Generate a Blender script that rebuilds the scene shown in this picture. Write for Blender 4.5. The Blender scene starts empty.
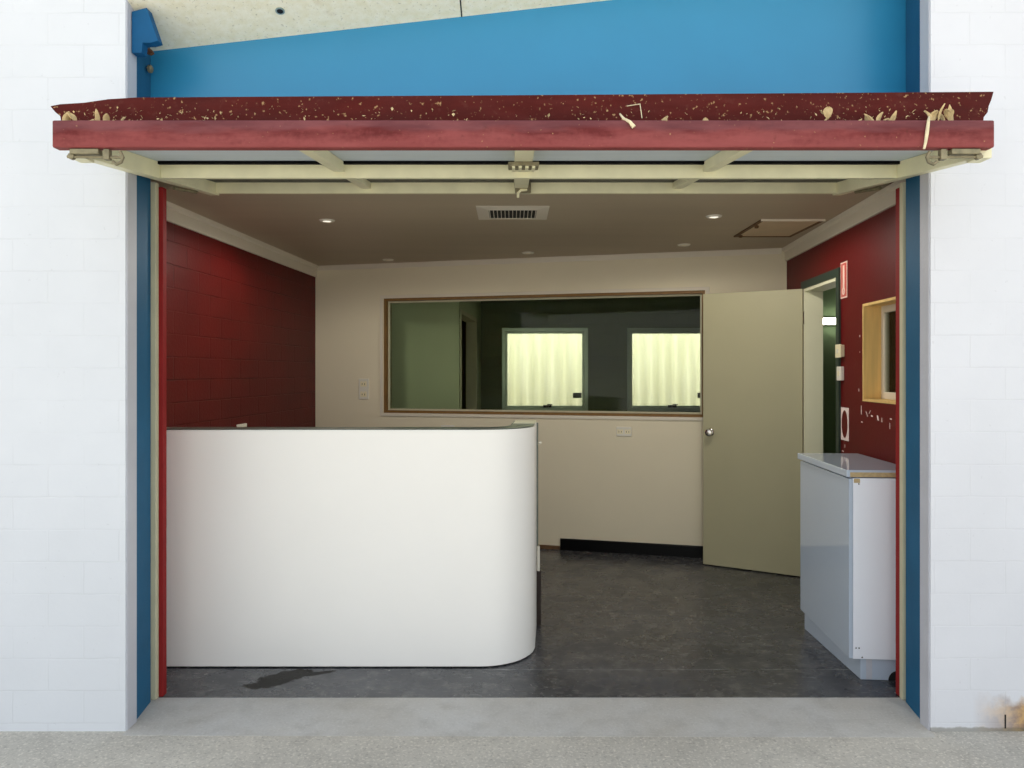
import bpy, math, random
from mathutils import Vector, Matrix

random.seed(7)
DOWN = 46
S = bpy.context.scene
COL = S.collection
F, CX, HY, EYE = 740.0, 512.0, 372.0, 1.45        # lens in pixels, principal point, eye height
PI = math.pi


def on_depth(x, y, d):
    """point of the place seen at photo pixel (x, y) at distance d"""
    return Vector(((x - CX) / F * d, d, EYE - (y - HY) / F * d))


# ------------------------------------------------------------------ materials
def lin(c):
    return tuple(((v / 255) / 12.92 if v / 255 <= .04045 else ((v / 255 + .055) / 1.055) ** 2.4) for v in c)


class Nodes:
    def __init__(s, name):
        s.m = bpy.data.materials.new(name)
        s.m.use_nodes = True
        s.t = s.m.node_tree
        s.p = s.t.nodes['Principled BSDF']
        s.out = s.t.nodes['Material Output']

    def n(s, kind, **kw):
        nd = s.t.nodes.new(kind)
        for k, v in kw.items():
            if k in nd.inputs:
                nd.inputs[k].default_value = v
            else:
                setattr(nd, k, v)
        return nd

    def l(s, a, b):
        s.t.links.new(a, b)

    def coord(s, scale=(1, 1, 1), loc=(0, 0, 0)):
        tc = s.n('ShaderNodeTexCoord')
        mp = s.n('ShaderNodeMapping')
        mp.inputs['Scale'].default_value = scale
        mp.inputs['Location'].default_value = loc
        s.l(tc.outputs['Object'], mp.inputs['Vector'])
        return mp.outputs['Vector']

    def noise(s, scale, detail=4, vec=None, stretch=(1, 1, 1), rough=.55):
        nz = s.n('ShaderNodeTexNoise')
        nz.inputs['Scale'].default_value = scale
        nz.inputs['Detail'].default_value = detail
        nz.inputs['Roughness'].default_value = rough
        s.l(vec if vec is not None else s.coord(stretch), nz.inputs['Vector'])
        return nz.outputs['Fac']

    def ramp(s, fac, p0, p1, c0=(0, 0, 0, 1), c1=(1, 1, 1, 1)):
        r = s.n('ShaderNodeValToRGB')
        r.color_ramp.elements[0].position = p0
        r.color_ramp.elements[1].position = p1
        r.color_ramp.elements[0].color = c0
        r.color_ramp.elements[1].color = c1
        s.l(fac, r.inputs['Fac'])
        return r.outputs['Color']

    def mix(s, fac, a, b, blend='MIX'):
        m = s.n('ShaderNodeMix', data_type='RGBA', blend_type=blend)
        for sock, v in ((m.inputs[0], fac), (m.inputs[6], a), (m.inputs[7], b)):
            if isinstance(v, (int, float)):
                sock.default_value = v
            elif isinstance(v, tuple):
                sock.default_value = (*v[:3], 1)
            else:
                s.l(v, sock)
        return m.outputs[2]

    def math(s, op, a, b=None, c=None):
        m = s.n('ShaderNodeMath', operation=op)
        for i, v in enumerate((a, b, c)):
            if v is None:
                continue
            if isinstance(v, (int, float)):
                m.inputs[i].default_value = v
            else:
                s.l(v, m.inputs[i])
        return m.outputs[0]

    def sep(s, vec):
        q = s.n('ShaderNodeSeparateXYZ')
        s.l(vec, q.inputs[0])
        return q.outputs

    def bump(s, h, strength=.3, dist=.01):
        b = s.n('ShaderNodeBump')
        b.inputs['Strength'].default_value = strength
        b.inputs['Distance'].default_value = dist
        s.l(h, b.inputs['Height'])
        s.l(b.outputs['Normal'], s.p.inputs['Normal'])


def paint(name, c, rough=.5, var=.08, scale=3, bump=0, bscale=80, spec=.5, metal=0, stretch=(1, 1, 1)):
    """one painted / plain surface with a little unevenness; c is sRGB 0-255"""
    k = Nodes(name)
    c = lin(c)
    dark = tuple(v * (1 - var) for v in c)
    lite = tuple(min(1, v * (1 + var)) for v in c)
    f = k.noise(scale, 5, stretch=stretch)
    k.l(k.ramp(f, .3, .7, (*dark, 1), (*lite, 1)), k.p.inputs['Base Color'])
    k.p.inputs['Roughness'].default_value = rough
    k.p.inputs['Specular IOR Level'].default_value = spec
    k.p.inputs['Metallic'].default_value = metal
    if bump:
        k.bump(k.noise(bscale, 3), bump, .004)
    return k.m


def blockwork(name, c, along, phase, joint_dark=.88, rough=.6, bump=.5, rust=False, spec=.4, var=.03, mortar=.005):
    """painted concrete blocks laid in courses; along: 'X' or 'Y' is the wall's direction"""
    k = Nodes(name)
    c = lin(c)
    tc = k.n('ShaderNodeTexCoord')
    xyz = k.sep(tc.outputs['Object'])
    cb = k.n('ShaderNodeCombineXYZ')
    nz = k.noise(9, 3)
    wob = k.math('MULTIPLY', k.math('SUBTRACT', nz, .5), .010)
    k.l(k.math('ADD', k.math('ADD', xyz[0 if along == 'X' else 1], phase[0]), wob), cb.inputs[0])
    k.l(k.math('ADD', k.math('ADD', xyz[2], phase[1]), wob), cb.inputs[1])
    b = k.n('ShaderNodeTexBrick')
    b.offset = .5
    for nm, v in (('Scale', 1), ('Mortar Size', mortar), ('Mortar Smooth', .6), ('Brick Width', .287), ('Row Height', .1305), ('Bias', 0)):
        b.inputs[nm].default_value = v
    k.l(cb.outputs[0], b.inputs['Vector'])
    vary = k.ramp(k.noise(2.2, 5), .3, .7, (*(v * (1 - var) for v in c), 1), (*(min(1, v * (1 + var)) for v in c), 1))
    # joints fade in and out under the thick paint
    fade = k.ramp(k.noise(3.1, 4), .40, .72)
    jf = k.math('MULTIPLY', b.outputs['Fac'], fade)
    col = k.mix(jf, vary, tuple(v * joint_dark for v in c))
    fl = k.ramp(k.noise(46, 2), .72, .76)
    col = k.mix(k.math('MULTIPLY', fl, .25), col, tuple(v * .7 for v in c))
    if rust:
        zmask = k.math('SUBTRACT', 1, k.math('DIVIDE', xyz[2], .15))
        xm = k.math('MULTIPLY', k.math('SUBTRACT', xyz[0], 1.86), 5)
        xm.node.use_clamp = True
        wv = k.math('ADD', k.math('ADD', zmask, k.math('MULTIPLY', k.noise(14, 5), 1.2)), -.55)
        xe = k.math('MULTIPLY', k.math('SUBTRACT', 2.42, xyz[0]), 4)
        xe.node.use_clamp = True
        st = k.math('MULTIPLY', k.math('MULTIPLY', k.ramp(wv, .05, .45), xm), xe)
        col = k.mix(k.math('MULTIPLY', st, .85), col, k.mix(k.ramp(k.noise(20, 4), .4, .6), lin((196, 150, 70)), lin((120, 78, 34))))
        base = k.math('MULTIPLY', k.ramp(k.math('ADD', k.math('DIVIDE', xyz[2], .03), k.math('MULTIPLY', k.noise(20, 4), .8)), .75, 1.0, (1, 1, 1, 1), (0, 0, 0, 1)), .6)
        col = k.mix(base, col, lin((110, 105, 80)))
    k.l(col, k.p.inputs['Base Color'])
    k.p.inputs['Roughness'].default_value = rough
    k.p.inputs['Specular IOR Level'].default_value = spec
    h = k.math('SUBTRACT', k.math('MULTIPLY', k.noise(60, 4), .25), k.math('MULTIPLY', b.outputs['Fac'], k.math('ADD', k.math('MULTIPLY', fade, .8), .2)))
    k.bump(h, bump, .006)
    return k.m


M = {}
M['wall_white_l'] = blockwork('white painted blocks L', (217, 221, 226), 'X', (1.733 - .002, .098 + .002), .93, .6, .22, rust=False, mortar=.0035)
M['wall_white_r'] = blockwork('white painted blocks R', (219, 221, 226), 'X', (-1.85 + .1435, .098), .93, .6, .22, rust=True, mortar=.0035)
M['reveal'] = paint('reveal shade grey', (190, 192, 200), .6, .05, 6, .4, 60)  # shade of the white wall ends put into a grey tone
M['red_block'] = blockwork('red painted blocks', (88, 14, 13), 'Y', (.1, .03), .40, .5, .9, spec=.25, var=.16)
M['red_wall'] = paint('red wall paint', (94, 8, 11), .5, .08, 2, .15, 50, spec=.25)
M['jamb_red'] = paint('jamb red', (138, 36, 36), .7, .08, 5, spec=.15)
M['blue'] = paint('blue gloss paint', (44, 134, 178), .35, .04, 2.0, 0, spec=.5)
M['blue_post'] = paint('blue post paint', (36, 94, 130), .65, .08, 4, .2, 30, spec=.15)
M['blue_bracket_shade'] = paint('shaded blue bracket', (20, 84, 128), .6, .1, 9, .2, 30, spec=.2)  # shade under the eave put into a darker blue
M['cream'] = paint('cream enamel', (196, 192, 164), .7, .05, 6, spec=.15)
M['jamb_cream'] = paint('jamb cream', (232, 230, 200), .5, .03, 4)
M['cream_door'] = paint('cream frame paint', (234, 230, 194), .5, .08, 7, .15, 50)
M['plaster'] = paint('back wall plaster', (228, 219, 192), .75, .03, 1.2)
M['ceiling'] = paint('ceiling lining', (180, 165, 140), .55, .05, 1.3, stretch=(.25, 2.5, 1))
M['cornice'] = paint('cornice paint', (222, 214, 196), .55, .03, 4)
M['white'] = paint('white laminate', (252, 250, 244), .38, .012, 2)
M['cap'] = paint('grey laminate cap', (96, 102, 92), .3, .05, 5)
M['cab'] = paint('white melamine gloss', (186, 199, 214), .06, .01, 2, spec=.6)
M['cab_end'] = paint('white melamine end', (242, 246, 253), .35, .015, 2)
M['chipboard'] = paint('raw chipboard', (186, 164, 122), .85, .18, 60)
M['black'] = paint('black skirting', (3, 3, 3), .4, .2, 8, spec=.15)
M['brown'] = paint('bare timber strip', (104, 76, 48), .8, .2, 20)
M['dark_end'] = paint('dark end panel', (44, 32, 26), .7, .2, 12)
M['leaf_door'] = paint('beige door paint', (172, 167, 134), .55, .03, 1.5)
M['timber'] = paint('pine lining', (226, 190, 120), .55, .12, 4, stretch=(9, 9, .7))
M['timber_dark'] = paint('stained timber', (126, 92, 44), .6, .12, 6, stretch=(4, 4, 1))
M['green_trim'] = paint('dark green trim', (38, 56, 46), .5, .08, 5)
M['chrome'] = paint('chrome', (190, 186, 180), .18, .05, 8, metal=1)
M['steel'] = paint('weathered zinc', (138, 130, 104), .55, .3, 30, .2, 60, metal=.5)
M['alu'] = paint('aluminium', (178, 188, 180), .35, .06, 8, metal=.7)
M['plastic'] = paint('white plastic', (226, 222, 208), .4, .03, 8)
M['plastic_cream'] = paint('cream plastic', (236, 226, 188), .4, .03, 8)
M['dark_gap'] = paint('dark slot', (22, 22, 20), .8, .1, 8)
M['grey_wall'] = paint('back room wall', (206, 214, 192), .7, .06, 2)
M['grey_block'] = blockwork('back room blocks', (120, 126, 106), 'X', (0, .05), .7, .65, .6, var=.06)
M['green_wall'] = paint('side room wall', (150, 176, 130), .7, .06, 2)
M['sheet_blue'] = paint('door sheet underside', (206, 218, 226), .5, .05, 4, stretch=(.4, 4, 1))
M['red_lip'] = None
M['hatch'] = paint('hatch board', (206, 184, 150), .7, .06, 4)
M['leaf_dry'] = paint('dry leaf', (212, 188, 138), .8, .45, 14)
M['twig'] = paint('pale twig', (226, 214, 176), .8, .15, 40)
M['sticker'] = paint('grey sticker', (96, 98, 92), .6, .05, 10)
M['sign_red'] = paint('sign red', (196, 84, 72), .4, .04, 20)
M['sign_white'] = paint('sign white', (240, 214, 202), .4, .04, 20)
M['bare_patch'] = paint('bare white patch', (244, 226, 220), .8, .08, 40)
M['rusty'] = paint('rust', (104, 66, 44), .9, .3, 50, .4, 90)
M['roof'] = paint('roof sheet', (120, 120, 120), .7)


def debris_red(name, c, amount, worn, edge=False):
    k = Nodes(name)
    c = lin(c)
    f = k.noise(5, 6, stretch=(1, 3, 3))
    col = k.mix(k.ramp(f, .35, .7), tuple(v * .72 for v in c), c)
    # chalked patches where the paint has weathered
    w = k.ramp(k.noise(14, 6, stretch=(.35, 1, 1.6)), .42, .66)
    col = k.mix(k.math('MULTIPLY', w, worn), col, lin((186, 108, 106)))
    col = k.mix(k.math('MULTIPLY', k.ramp(k.noise(38, 5), .60, .72), .55), col, lin((92, 44, 36)))
    if edge:   # pinker along the lower edge, grey-purple above, broken up by noise
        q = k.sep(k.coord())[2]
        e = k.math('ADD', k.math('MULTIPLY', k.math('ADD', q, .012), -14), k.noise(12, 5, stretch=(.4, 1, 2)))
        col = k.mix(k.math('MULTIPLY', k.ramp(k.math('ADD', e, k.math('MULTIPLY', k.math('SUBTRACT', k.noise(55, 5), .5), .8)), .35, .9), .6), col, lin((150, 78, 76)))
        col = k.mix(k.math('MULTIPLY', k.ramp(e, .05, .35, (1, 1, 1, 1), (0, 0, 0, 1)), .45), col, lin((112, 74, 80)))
    sp = k.ramp(k.noise(70, 3), .665 - amount, .70 - amount)
    col = k.mix(k.math('MULTIPLY', sp, .75), col, lin((176, 142, 100)))
    k.l(col, k.p.inputs['Base Color'])
    k.p.inputs['Roughness'].default_value = .7
    k.p.inputs['Specular IOR Level'].default_value = .2
    k.bump(k.noise(60, 4), .25, .004)
    return k.m


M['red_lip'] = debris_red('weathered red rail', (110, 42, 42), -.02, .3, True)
M['red_up'] = debris_red('dirty shaded red upstand', (82, 17, 9), .02, .03)  # shade on the upstand put into a darker red, dirt specks over it


def soffit_mat():
    k = Nodes('cement sheet soffit')
    f = k.noise(30, 6)
    col = k.mix(k.ramp(f, .35, .65), lin((246, 238, 208)), lin((254, 248, 226)))
    col = k.mix(k.math('MULTIPLY', k.ramp(k.noise(90, 3), .62, .72), .5), col, lin((150, 140, 112)))
    col = k.mix(k.math('MULTIPLY', k.ramp(k.noise(4, 5), .62, .76), .4), col, lin((186, 160, 110)))
    k.l(col, k.p.inputs['Base Color'])
    k.p.inputs['Roughness'].default_value = .85
    k.bump(k.noise(70, 4), .4, .004)
    return k.m


M['soffit'] = soffit_mat()


def floor_mat():
    k = Nodes('dark painted concrete')
    tc = k.n('ShaderNodeTexCoord')
    P = tc.outputs['Object']
    xyz = k.sep(P)
    f = k.noise(1.6, 6)
    col = k.mix(k.ramp(f, .3, .7), lin((55, 56, 59)), lin((76, 77, 82)))
    # dust and scuffs
    d = k.ramp(k.noise(11, 8, rough=.75), .50, .66)
    col = k.mix(k.math('MULTIPLY', d, .42), col, lin((132, 130, 124)))
    sc = k.ramp(k.noise(26, 7, stretch=(.5, 3.2, 1), rough=.7), .58, .66)
    col = k.mix(k.math('MULTIPLY', sc, .45), col, lin((176, 174, 168)))
    gr = k.math('MULTIPLY', k.ramp(k.noise(48, 3), .66, .69), k.ramp(k.noise(2.3, 4), .46, .6))
    col = k.mix(k.math('MULTIPLY', gr, .7), col, lin((190, 186, 176)))
    # pale joint across the doorway
    j = k.math('LESS_THAN', k.math('ABSOLUTE', k.math('SUBTRACT', xyz[1], k.math('ADD', 3.60, k.math('MULTIPLY', k.noise(6, 3), .012)))), .0028)
    j = k.math('MULTIPLY', j, k.ramp(k.noise(9, 3), .35, .5))
    col = k.mix(k.math('MULTIPLY', j, .55), col, lin((170, 172, 172)))
    # brown spill beside the counter
    def blob(cx, cy, rx, ry, rot):
        dx = k.math('SUBTRACT', xyz[0], cx)
        dy = k.math('SUBTRACT', xyz[1], cy)
        c, s_ = math.cos(rot), math.sin(rot)
        a = k.math('DIVIDE', k.math('ADD', k.math('MULTIPLY', dx, c), k.math('MULTIPLY', dy, s_)), rx)
        b = k.math('DIVIDE', k.math('SUBTRACT', k.math('MULTIPLY', dy, c), k.math('MULTIPLY', dx, s_)), ry)
        r = k.math('ADD', k.math('MULTIPLY', a, a), k.math('MULTIPLY', b, b))
        r = k.math('ADD', r, k.math('MULTIPLY', k.math('SUBTRACT', k.noise(16, 5), .5), 2.6))
        return k.ramp(r, .75, 1.0, (1, 1, 1, 1), (0, 0, 0, 1))
    st = k.math('MAXIMUM', blob(-1.10, 3.50, .16, .075, .7), blob(-.94, 3.56, .11, .022, .35))
    col = k.mix(k.math('MULTIPLY', st, .92), col, lin((30, 26, 18)))
    k.l(col, k.p.inputs['Base Color'])
    rg = k.mix(k.ramp(k.noise(5, 6), .3, .7), (.16, .16, .16), (.36, .36, .36))
    k.l(rg, k.p.inputs['Roughness'])
    k.l(k.math('MULTIPLY', k.math('SUBTRACT', 1, k.math('MULTIPLY', st, .85)), .5), k.p.inputs['Specular IOR Level'])
    k.bump(k.noise(40, 5), .06, .004)
    return k.m


def concrete(name, a, b, speck, rough=.85, sc=1.3):
    k = Nodes(name)
    col = k.mix(k.ramp(k.noise(sc, 7, rough=.65), .33, .67), lin(a), lin(b))
    col = k.mix(k.math('MULTIPLY', k.ramp(k.noise(9, 6), .5, .72), .35), col, tuple(v * .62 for v in lin(a)))
    col = k.mix(k.math('MULTIPLY', k.ramp(k.noise(85, 4), .54, .64), speck), col, tuple(min(1, v * 1.5) for v in lin(b)))
    col = k.mix(k.math('MULTIPLY', k.ramp(k.noise(70, 4), .56, .66), speck), col, tuple(v * .5 for v in lin(a)))
    k.l(col, k.p.inputs['Base Color'])
    k.p.inputs['Roughness'].default_value = rough
    k.bump(k.noise(90, 5), .35, .006)
    return k.m


M['floor'] = floor_mat()
M['pave'] = concrete('exposed concrete paving', (182, 176, 165), (202, 196, 184), .42)
M['threshold'] = concrete('threshold concrete', (186, 181, 172), (200, 198, 194), .15, .7, 2.2)


def glass_mat(name, tint, refl=.06):
    k = Nodes(name)
    k.t.nodes.remove(k.p)
    tr = k.n('ShaderNodeBsdfTransparent')
    tr.inputs[0].default_value = (*tint, 1)
    gl = k.n('ShaderNodeBsdfGlossy')
    gl.inputs['Roughness'].default_value = .03
    fr = k.n('ShaderNodeFresnel')
    fr.inputs['IOR'].default_value = 1.22
    mx = k.n('ShaderNodeMixShader')
    k.l(fr.outputs[0], mx.inputs[0])
    k.l(tr.outputs[0], mx.inputs[1])
    k.l(gl.outputs[0], mx.inputs[2])
    k.l(mx.outputs[0], k.out.inputs['Surface'])
    return k.m


M['glass'] = glass_mat('green tinted glass', (.86, .89, .81))
M['glass_clear'] = glass_mat('window glass', (.96, .97, .92))


def fibre_mat():
    k = Nodes('translucent corrugated sheeting')
    k.t.nodes.remove(k.p)
    col = k.mix(k.ramp(k.noise(2.5, 5, stretch=(3, 3, .5)), .35, .65), (.92, .91, .84), (.96, .95, .91))
    d = k.n('ShaderNodeBsdfDiffuse')
    t = k.n('ShaderNodeBsdfTranslucent')
    k.l(col, d.inputs[0])
    k.l(col, t.inputs[0])
    mx = k.n('ShaderNodeMixShader')
    mx.inputs[0].default_value = .6
    k.l(d.outputs[0], mx.inputs[1])
    k.l(t.outputs[0], mx.inputs[2])
    k.l(mx.outputs[0], k.out.inputs['Surface'])
    return k.m


M['fibre'] = fibre_mat()


def lamp_mat(name, c, e):
    k = Nodes(name)
    k.p.inputs['Base Color'].default_value = (*c, 1)
    k.p.inputs['Emission Color'].default_value = (*c, 1)
    k.p.inputs['Emission Strength'].default_value = e
    return k.m


M['lit_lens'] = lamp_mat('lit downlight lens', (1, .93, .80), 1.0)  # glow added to the two downlights that serve as fill
M['tube'] = lamp_mat('lit diffuser', (1, .98, .86), 9)


# ------------------------------------------------------------------ mesh building
class MB:
    def __init__(s):
        s.v, s.f = [], []

    def add(s, vs, fs):
        o = len(s.v)
        s.v += [Vector(v) for v in vs]
        s.f += [tuple(i + o for i in f) for f in fs]
        return s

    def box(s, x0, x1, y0, y1, z0, z1, fr=None):
        vs = [Vector((x, y, z)) for z in (z0, z1) for y in (y0, y1) for x in (x0, x1)]
        if fr is not None:
            vs = [fr @ v for v in vs]
        return s.add(vs, [(0, 2, 3, 1), (4, 5, 7, 6), (0, 1, 5, 4), (2, 6, 7, 3), (0, 4, 6, 2), (1, 3, 7, 5)])

    def prism(s, poly, z0, z1, fr=None):
        """poly in plan (x, y), counter-clockwise"""
        n = len(poly)
        vs = [Vector((p[0], p[1], z0)) for p in poly] + [Vector((p[0], p[1], z1)) for p in poly]
        if fr is not None:
            vs = [fr @ v for v in vs]
        fs = [tuple(range(n - 1, -1, -1)), tuple(range(n, 2 * n))]
        fs += [(i, (i + 1) % n, n + (i + 1) % n, n + i) for i in range(n)]
        return s.add(vs, fs)

    def extrude(s, poly, path_frame, length):
        """profile poly in (y, z) of the frame, run along its x for length"""
        n = len(poly)
        vs = [path_frame @ Vector((x, p[0], p[1])) for x in (0, length) for p in poly]
        fs = [tuple(range(n)), tuple(range(2 * n - 1, n - 1, -1))]
        fs += [(i, n + i, n + (i + 1) % n, (i + 1) % n) for i in range(n)]
        return s.add(vs, fs)

    def tube(s, pts, r, n=10, caps=True):
        pts = [Vector(p) for p in pts]
        rs = r if isinstance(r, (list, tuple)) else [r] * len(pts)
        vs = []
        for i, p in enumerate(pts):
            a = pts[max(0, i - 1)]
            b = pts[min(len(pts) - 1, i + 1)]
            t = (b - a).normalized()
            u = t.orthogonal().normalized() if i == 0 else (u - t * u.dot(t)).normalized()
            w = t.cross(u)
            vs += [p + (u * math.cos(2 * PI * k / n) + w * math.sin(2 * PI * k / n)) * rs[i] for k in range(n)]
        fs = []
        for i in range(len(pts) - 1):
            fs += [(i * n + k, i * n + (k + 1) % n, (i + 1) * n + (k + 1) % n, (i + 1) * n + k) for k in range(n)]
        if caps:
            fs += [tuple(range(n - 1, -1, -1)), tuple((len(pts) - 1) * n + k for k in range(n))]
        return s.add(vs, fs)

    def lathe(s, prof, fr, n=20):
        """profile (r, z) turned about the frame's z"""
        vs = [fr @ Vector((r * math.cos(2 * PI * k / n), r * math.sin(2 * PI * k / n), z)) for r, z in prof for k in range(n)]
        fs = []
        for i in range(len(prof) - 1):
            fs += [(i * n + k, i * n + (k + 1) % n, (i + 1) * n + (k + 1) % n, (i + 1) * n + k) for k in range(n)]
        fs += [tuple(range(n - 1, -1, -1)), tuple((len(prof) - 1) * n + k for k in range(n))]
        return s.add(vs, fs)

    def wall(s, fr, length, height, thick, holes, z0=0.0):
        """a wall in the frame: x along, y into the wall, z up; holes (x0, x1, z0, z1); one connected shell"""
        xs = sorted({0.0, length, *[h[0] for h in holes], *[h[1] for h in holes]})
        zs = sorted({z0, height, *[h[2] for h in holes], *[h[3] for h in holes]})
        solid = lambda i, j: (0 <= i < len(xs) - 1 and 0 <= j < len(zs) - 1 and not any(
            h[0] <= (xs[i] + xs[i + 1]) / 2 <= h[1] and h[2] <= (zs[j] + zs[j + 1]) / 2 <= h[3] for h in holes))
        idx, vs, fs = {}, [], []

        def vid(i, j, b):
            if (i, j, b) not in idx:
                idx[i, j, b] = len(vs)
                vs.append(fr @ Vector((xs[i], thick * b, zs[j])))
            return idx[i, j, b]
        for i in range(len(xs) - 1):
            for j in range(len(zs) - 1):
                if not solid(i, j):
                    continue
                a, b, c, d = (i, j), (i + 1, j), (i + 1, j + 1), (i, j + 1)
                fs.append(tuple(vid(*q, 0) for q in (a, b, c, d)))
                fs.append(tuple(vid(*q, 1) for q in (d, c, b, a)))
                for (p, q), (di, dj) in (((a, b), (0, -1)), ((b, c), (1, 0)), ((c, d), (0, 1)), ((d, a), (-1, 0))):
                    if not solid(i + di, j + dj):
                        fs.append((vid(*q, 0), vid(*p, 0), vid(*p, 1), vid(*q, 1)))
        return s.add(vs, fs)

    def build(s, name, mat, parent=None, bevel=0, smooth=False, origin=None):
        vs = s.v
        me = bpy.data.meshes.new(name)
        o = bpy.data.objects.new(name, me)
        COL.objects.link(o)
        if parent is not None:
            inv = world(parent).inverted()
            vs = [inv @ v for v in vs]
            o.parent = parent
        elif origin:
            if origin is True:
                origin = Vector(((min(v.x for v in vs) + max(v.x for v in vs)) / 2, (min(v.y for v in vs) + max(v.y for v in vs)) / 2, min(v.z for v in vs)))
            o.location = origin
            vs = [v - Vector(origin) for v in vs]
        me.from_pydata([tuple(v) for v in vs], [], s.f)
        import bmesh
        bm = bmesh.new()
        bm.from_mesh(me)
        bmesh.ops.recalc_face_normals(bm, faces=bm.faces)
        bm.to_mesh(me)
        bm.free()
        me.materials.append(M[mat] if isinstance(mat, str) else mat)
        if bevel:
            b = o.modifiers.new('edge', 'BEVEL')
            b.width = bevel
            b.segments = 2
            b.limit_method = 'ANGLE'
            b.angle_limit = math.radians(40)
        if smooth:
            me.polygons.foreach_set('use_smooth', [True] * len(me.polygons))
            if hasattr(me, 'set_sharp_from_angle'):
                me.set_sharp_from_angle(angle=math.radians(35))
        return o


def world(o):
    m = Matrix.LocRotScale(o.location, o.rotation_euler, o.scale)
    return world(o.parent) @ m if o.parent else m


def tag(o, label=None, cat=None, group=None, kind=None):
    for k_, v in (('label', label), ('category', cat), ('group', group), ('kind', kind)):
        if v:
            o[k_] = v
    return o


def empty(name, loc, rz=0.0, label=None, cat=None, group=None, kind=None):
    o = bpy.data.objects.new(name, None)
    COL.objects.link(o)
    o.empty_display_size = .1
    o.location = loc
    o.rotation_euler = (0, 0, rz)
    return tag(o, label, cat, group, kind)


def struct(o, label=None, cat=None):
    return tag(o, label, cat, None, 'structure')


def copy_tree(o, parent=None):
    c = o.copy()
    COL.objects.link(c)
    c.parent = parent
    for ch in [q for q in bpy.data.objects if q.parent == o]:
        copy_tree(ch, c)
    return c


def frame(ox, oy, dx, dy, oz=0.0):
    """x along (dx, dy); y to the left of it in plan; z up"""
    l = math.hypot(dx, dy)
    dx, dy = dx / l, dy / l
    return Matrix(((dx, -dy, 0, ox), (dy, dx, 0, oy), (0, 0, 1, oz), (0, 0, 0, 1)))


# ------------------------------------------------------------------ plan of the place (metres)
CEIL = 2.39
BL, BR = (-1.748, 6.58), (2.09, 5.627)             # back corners of the reception room
FACE = 2.99                                       # street face of the block walls
FB = frame(*BL, BR[0] - BL[0], BR[1] - BL[1])      # back wall: x along, y away from the room
LB = math.hypot(BR[0] - BL[0], BR[1] - BL[1])
FL = frame(*BL, -1.988 - BL[0], 3.30 - BL[1])      # left wall, from the back corner to the front; y = east, so room is +y
LL = math.hypot(-1.988 - BL[0], 3.30 - BL[1])
R0 = (1.899, 3.30)
FRm = Matrix(frame(*R0, .0818, 1.0))               # right wall from the front to the back; its y points into the room (west)
T_R = .112


def hit(fr, x, y):
    """pixel ray meets the vertical plane y=0 of a frame; returns (along, z)"""
    inv = fr.inverted()
    o = inv @ Vector((0, 0, EYE))
    p = inv @ on_depth(x, y, 1.0)
    d = p - o
    t = -o.y / d.y
    q = o + d * t
    return q.x, q.z


# ------------------------------------------------------------------ ground and floor
g = MB().box(-14, 14, -14, 16, -.30, -.002)
struct(g.build('pavement', 'pave'))
th = MB().prism([(-1.556, 2.955), (1.685, 2.94), (1.735, 3.298), (-1.60, 3.298)], -.011, -.001)
struct(th.build('threshold_slab_floor', 'threshold'))
fl = MB().prism([(-2.6, 3.298), (4.3, 3.298), (4.3, 9.2), (-2.6, 9.2)], -.011, 0)
struct(fl.build('floor', 'floor'))

# ------------------------------------------------------------------ street front
lw = MB().prism([(-4.2, FACE), (-1.562, FACE), (-1.562, 3.07), (-1.70, 3.07), (-1.70, 3.30), (-4.2, 3.30)], -.012, 3.34)
struct(lw.build('wall_front_left', 'wall_white_l'))
rw = MB().prism([(1.692, FACE), (4.6, FACE), (4.6, 3.30), (1.84, 3.30), (1.84, 3.06), (1.692, 3.06)], -.012, 3.34)
wfr = struct(rw.build('wall_front_right', 'wall_white_r'))
MB().prism([(1.990, FACE - .001), (1.996, FACE - .001), (1.996, FACE + .004), (1.990, FACE + .004)], .010, .066).build('crack', 'dark_gap', wfr)
# thin wall-end strips, greyed to put the white reveals' shade into colour
struct(MB().box(-1.562, -1.557, FACE + .006, 3.07, -.005, 3.3).build('trim_shade_1', 'reveal'))
struct(MB().box(1.687, 1.692, FACE + .006, 3.06, -.005, 3.3).build('trim_shade_2', 'reveal'))
# blue steel posts
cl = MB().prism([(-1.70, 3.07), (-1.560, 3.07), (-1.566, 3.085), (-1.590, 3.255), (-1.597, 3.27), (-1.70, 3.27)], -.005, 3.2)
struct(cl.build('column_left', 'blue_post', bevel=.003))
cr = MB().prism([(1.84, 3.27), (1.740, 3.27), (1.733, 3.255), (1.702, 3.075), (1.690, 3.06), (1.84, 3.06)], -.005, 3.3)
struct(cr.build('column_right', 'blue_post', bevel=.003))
# cream channels and red jambs
struct(MB().box(-1.70, -1.575, 3.272, 3.30, 0, 2.29).build('trim_3', 'cream', bevel=.002))
struct(MB().box(1.7275, 1.84, 3.272, 3.30, 0, 2.29).build('trim_4', 'cream', bevel=.002))
struct(MB().box(-2.02, -1.558, 3.302, 3.34, 0, 2.276).build('trim_5', 'jamb_red', bevel=.003))
struct(MB().box(1.7305, 1.93, 3.302, 3.34, 0, 2.276).build('trim_6', 'jamb_red', bevel=.003))
# blue wall over the opening, raking soffit, roof
hd = MB().box(-1.70, 1.84, 3.27, 3.34, 2.47, 3.34)
struct(hd.build('wall_header', 'blue'))


def soff_z(x, d):
    return 2.866 + (x + 1.6) * .1117 + (3.27 - d) * .31


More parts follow.
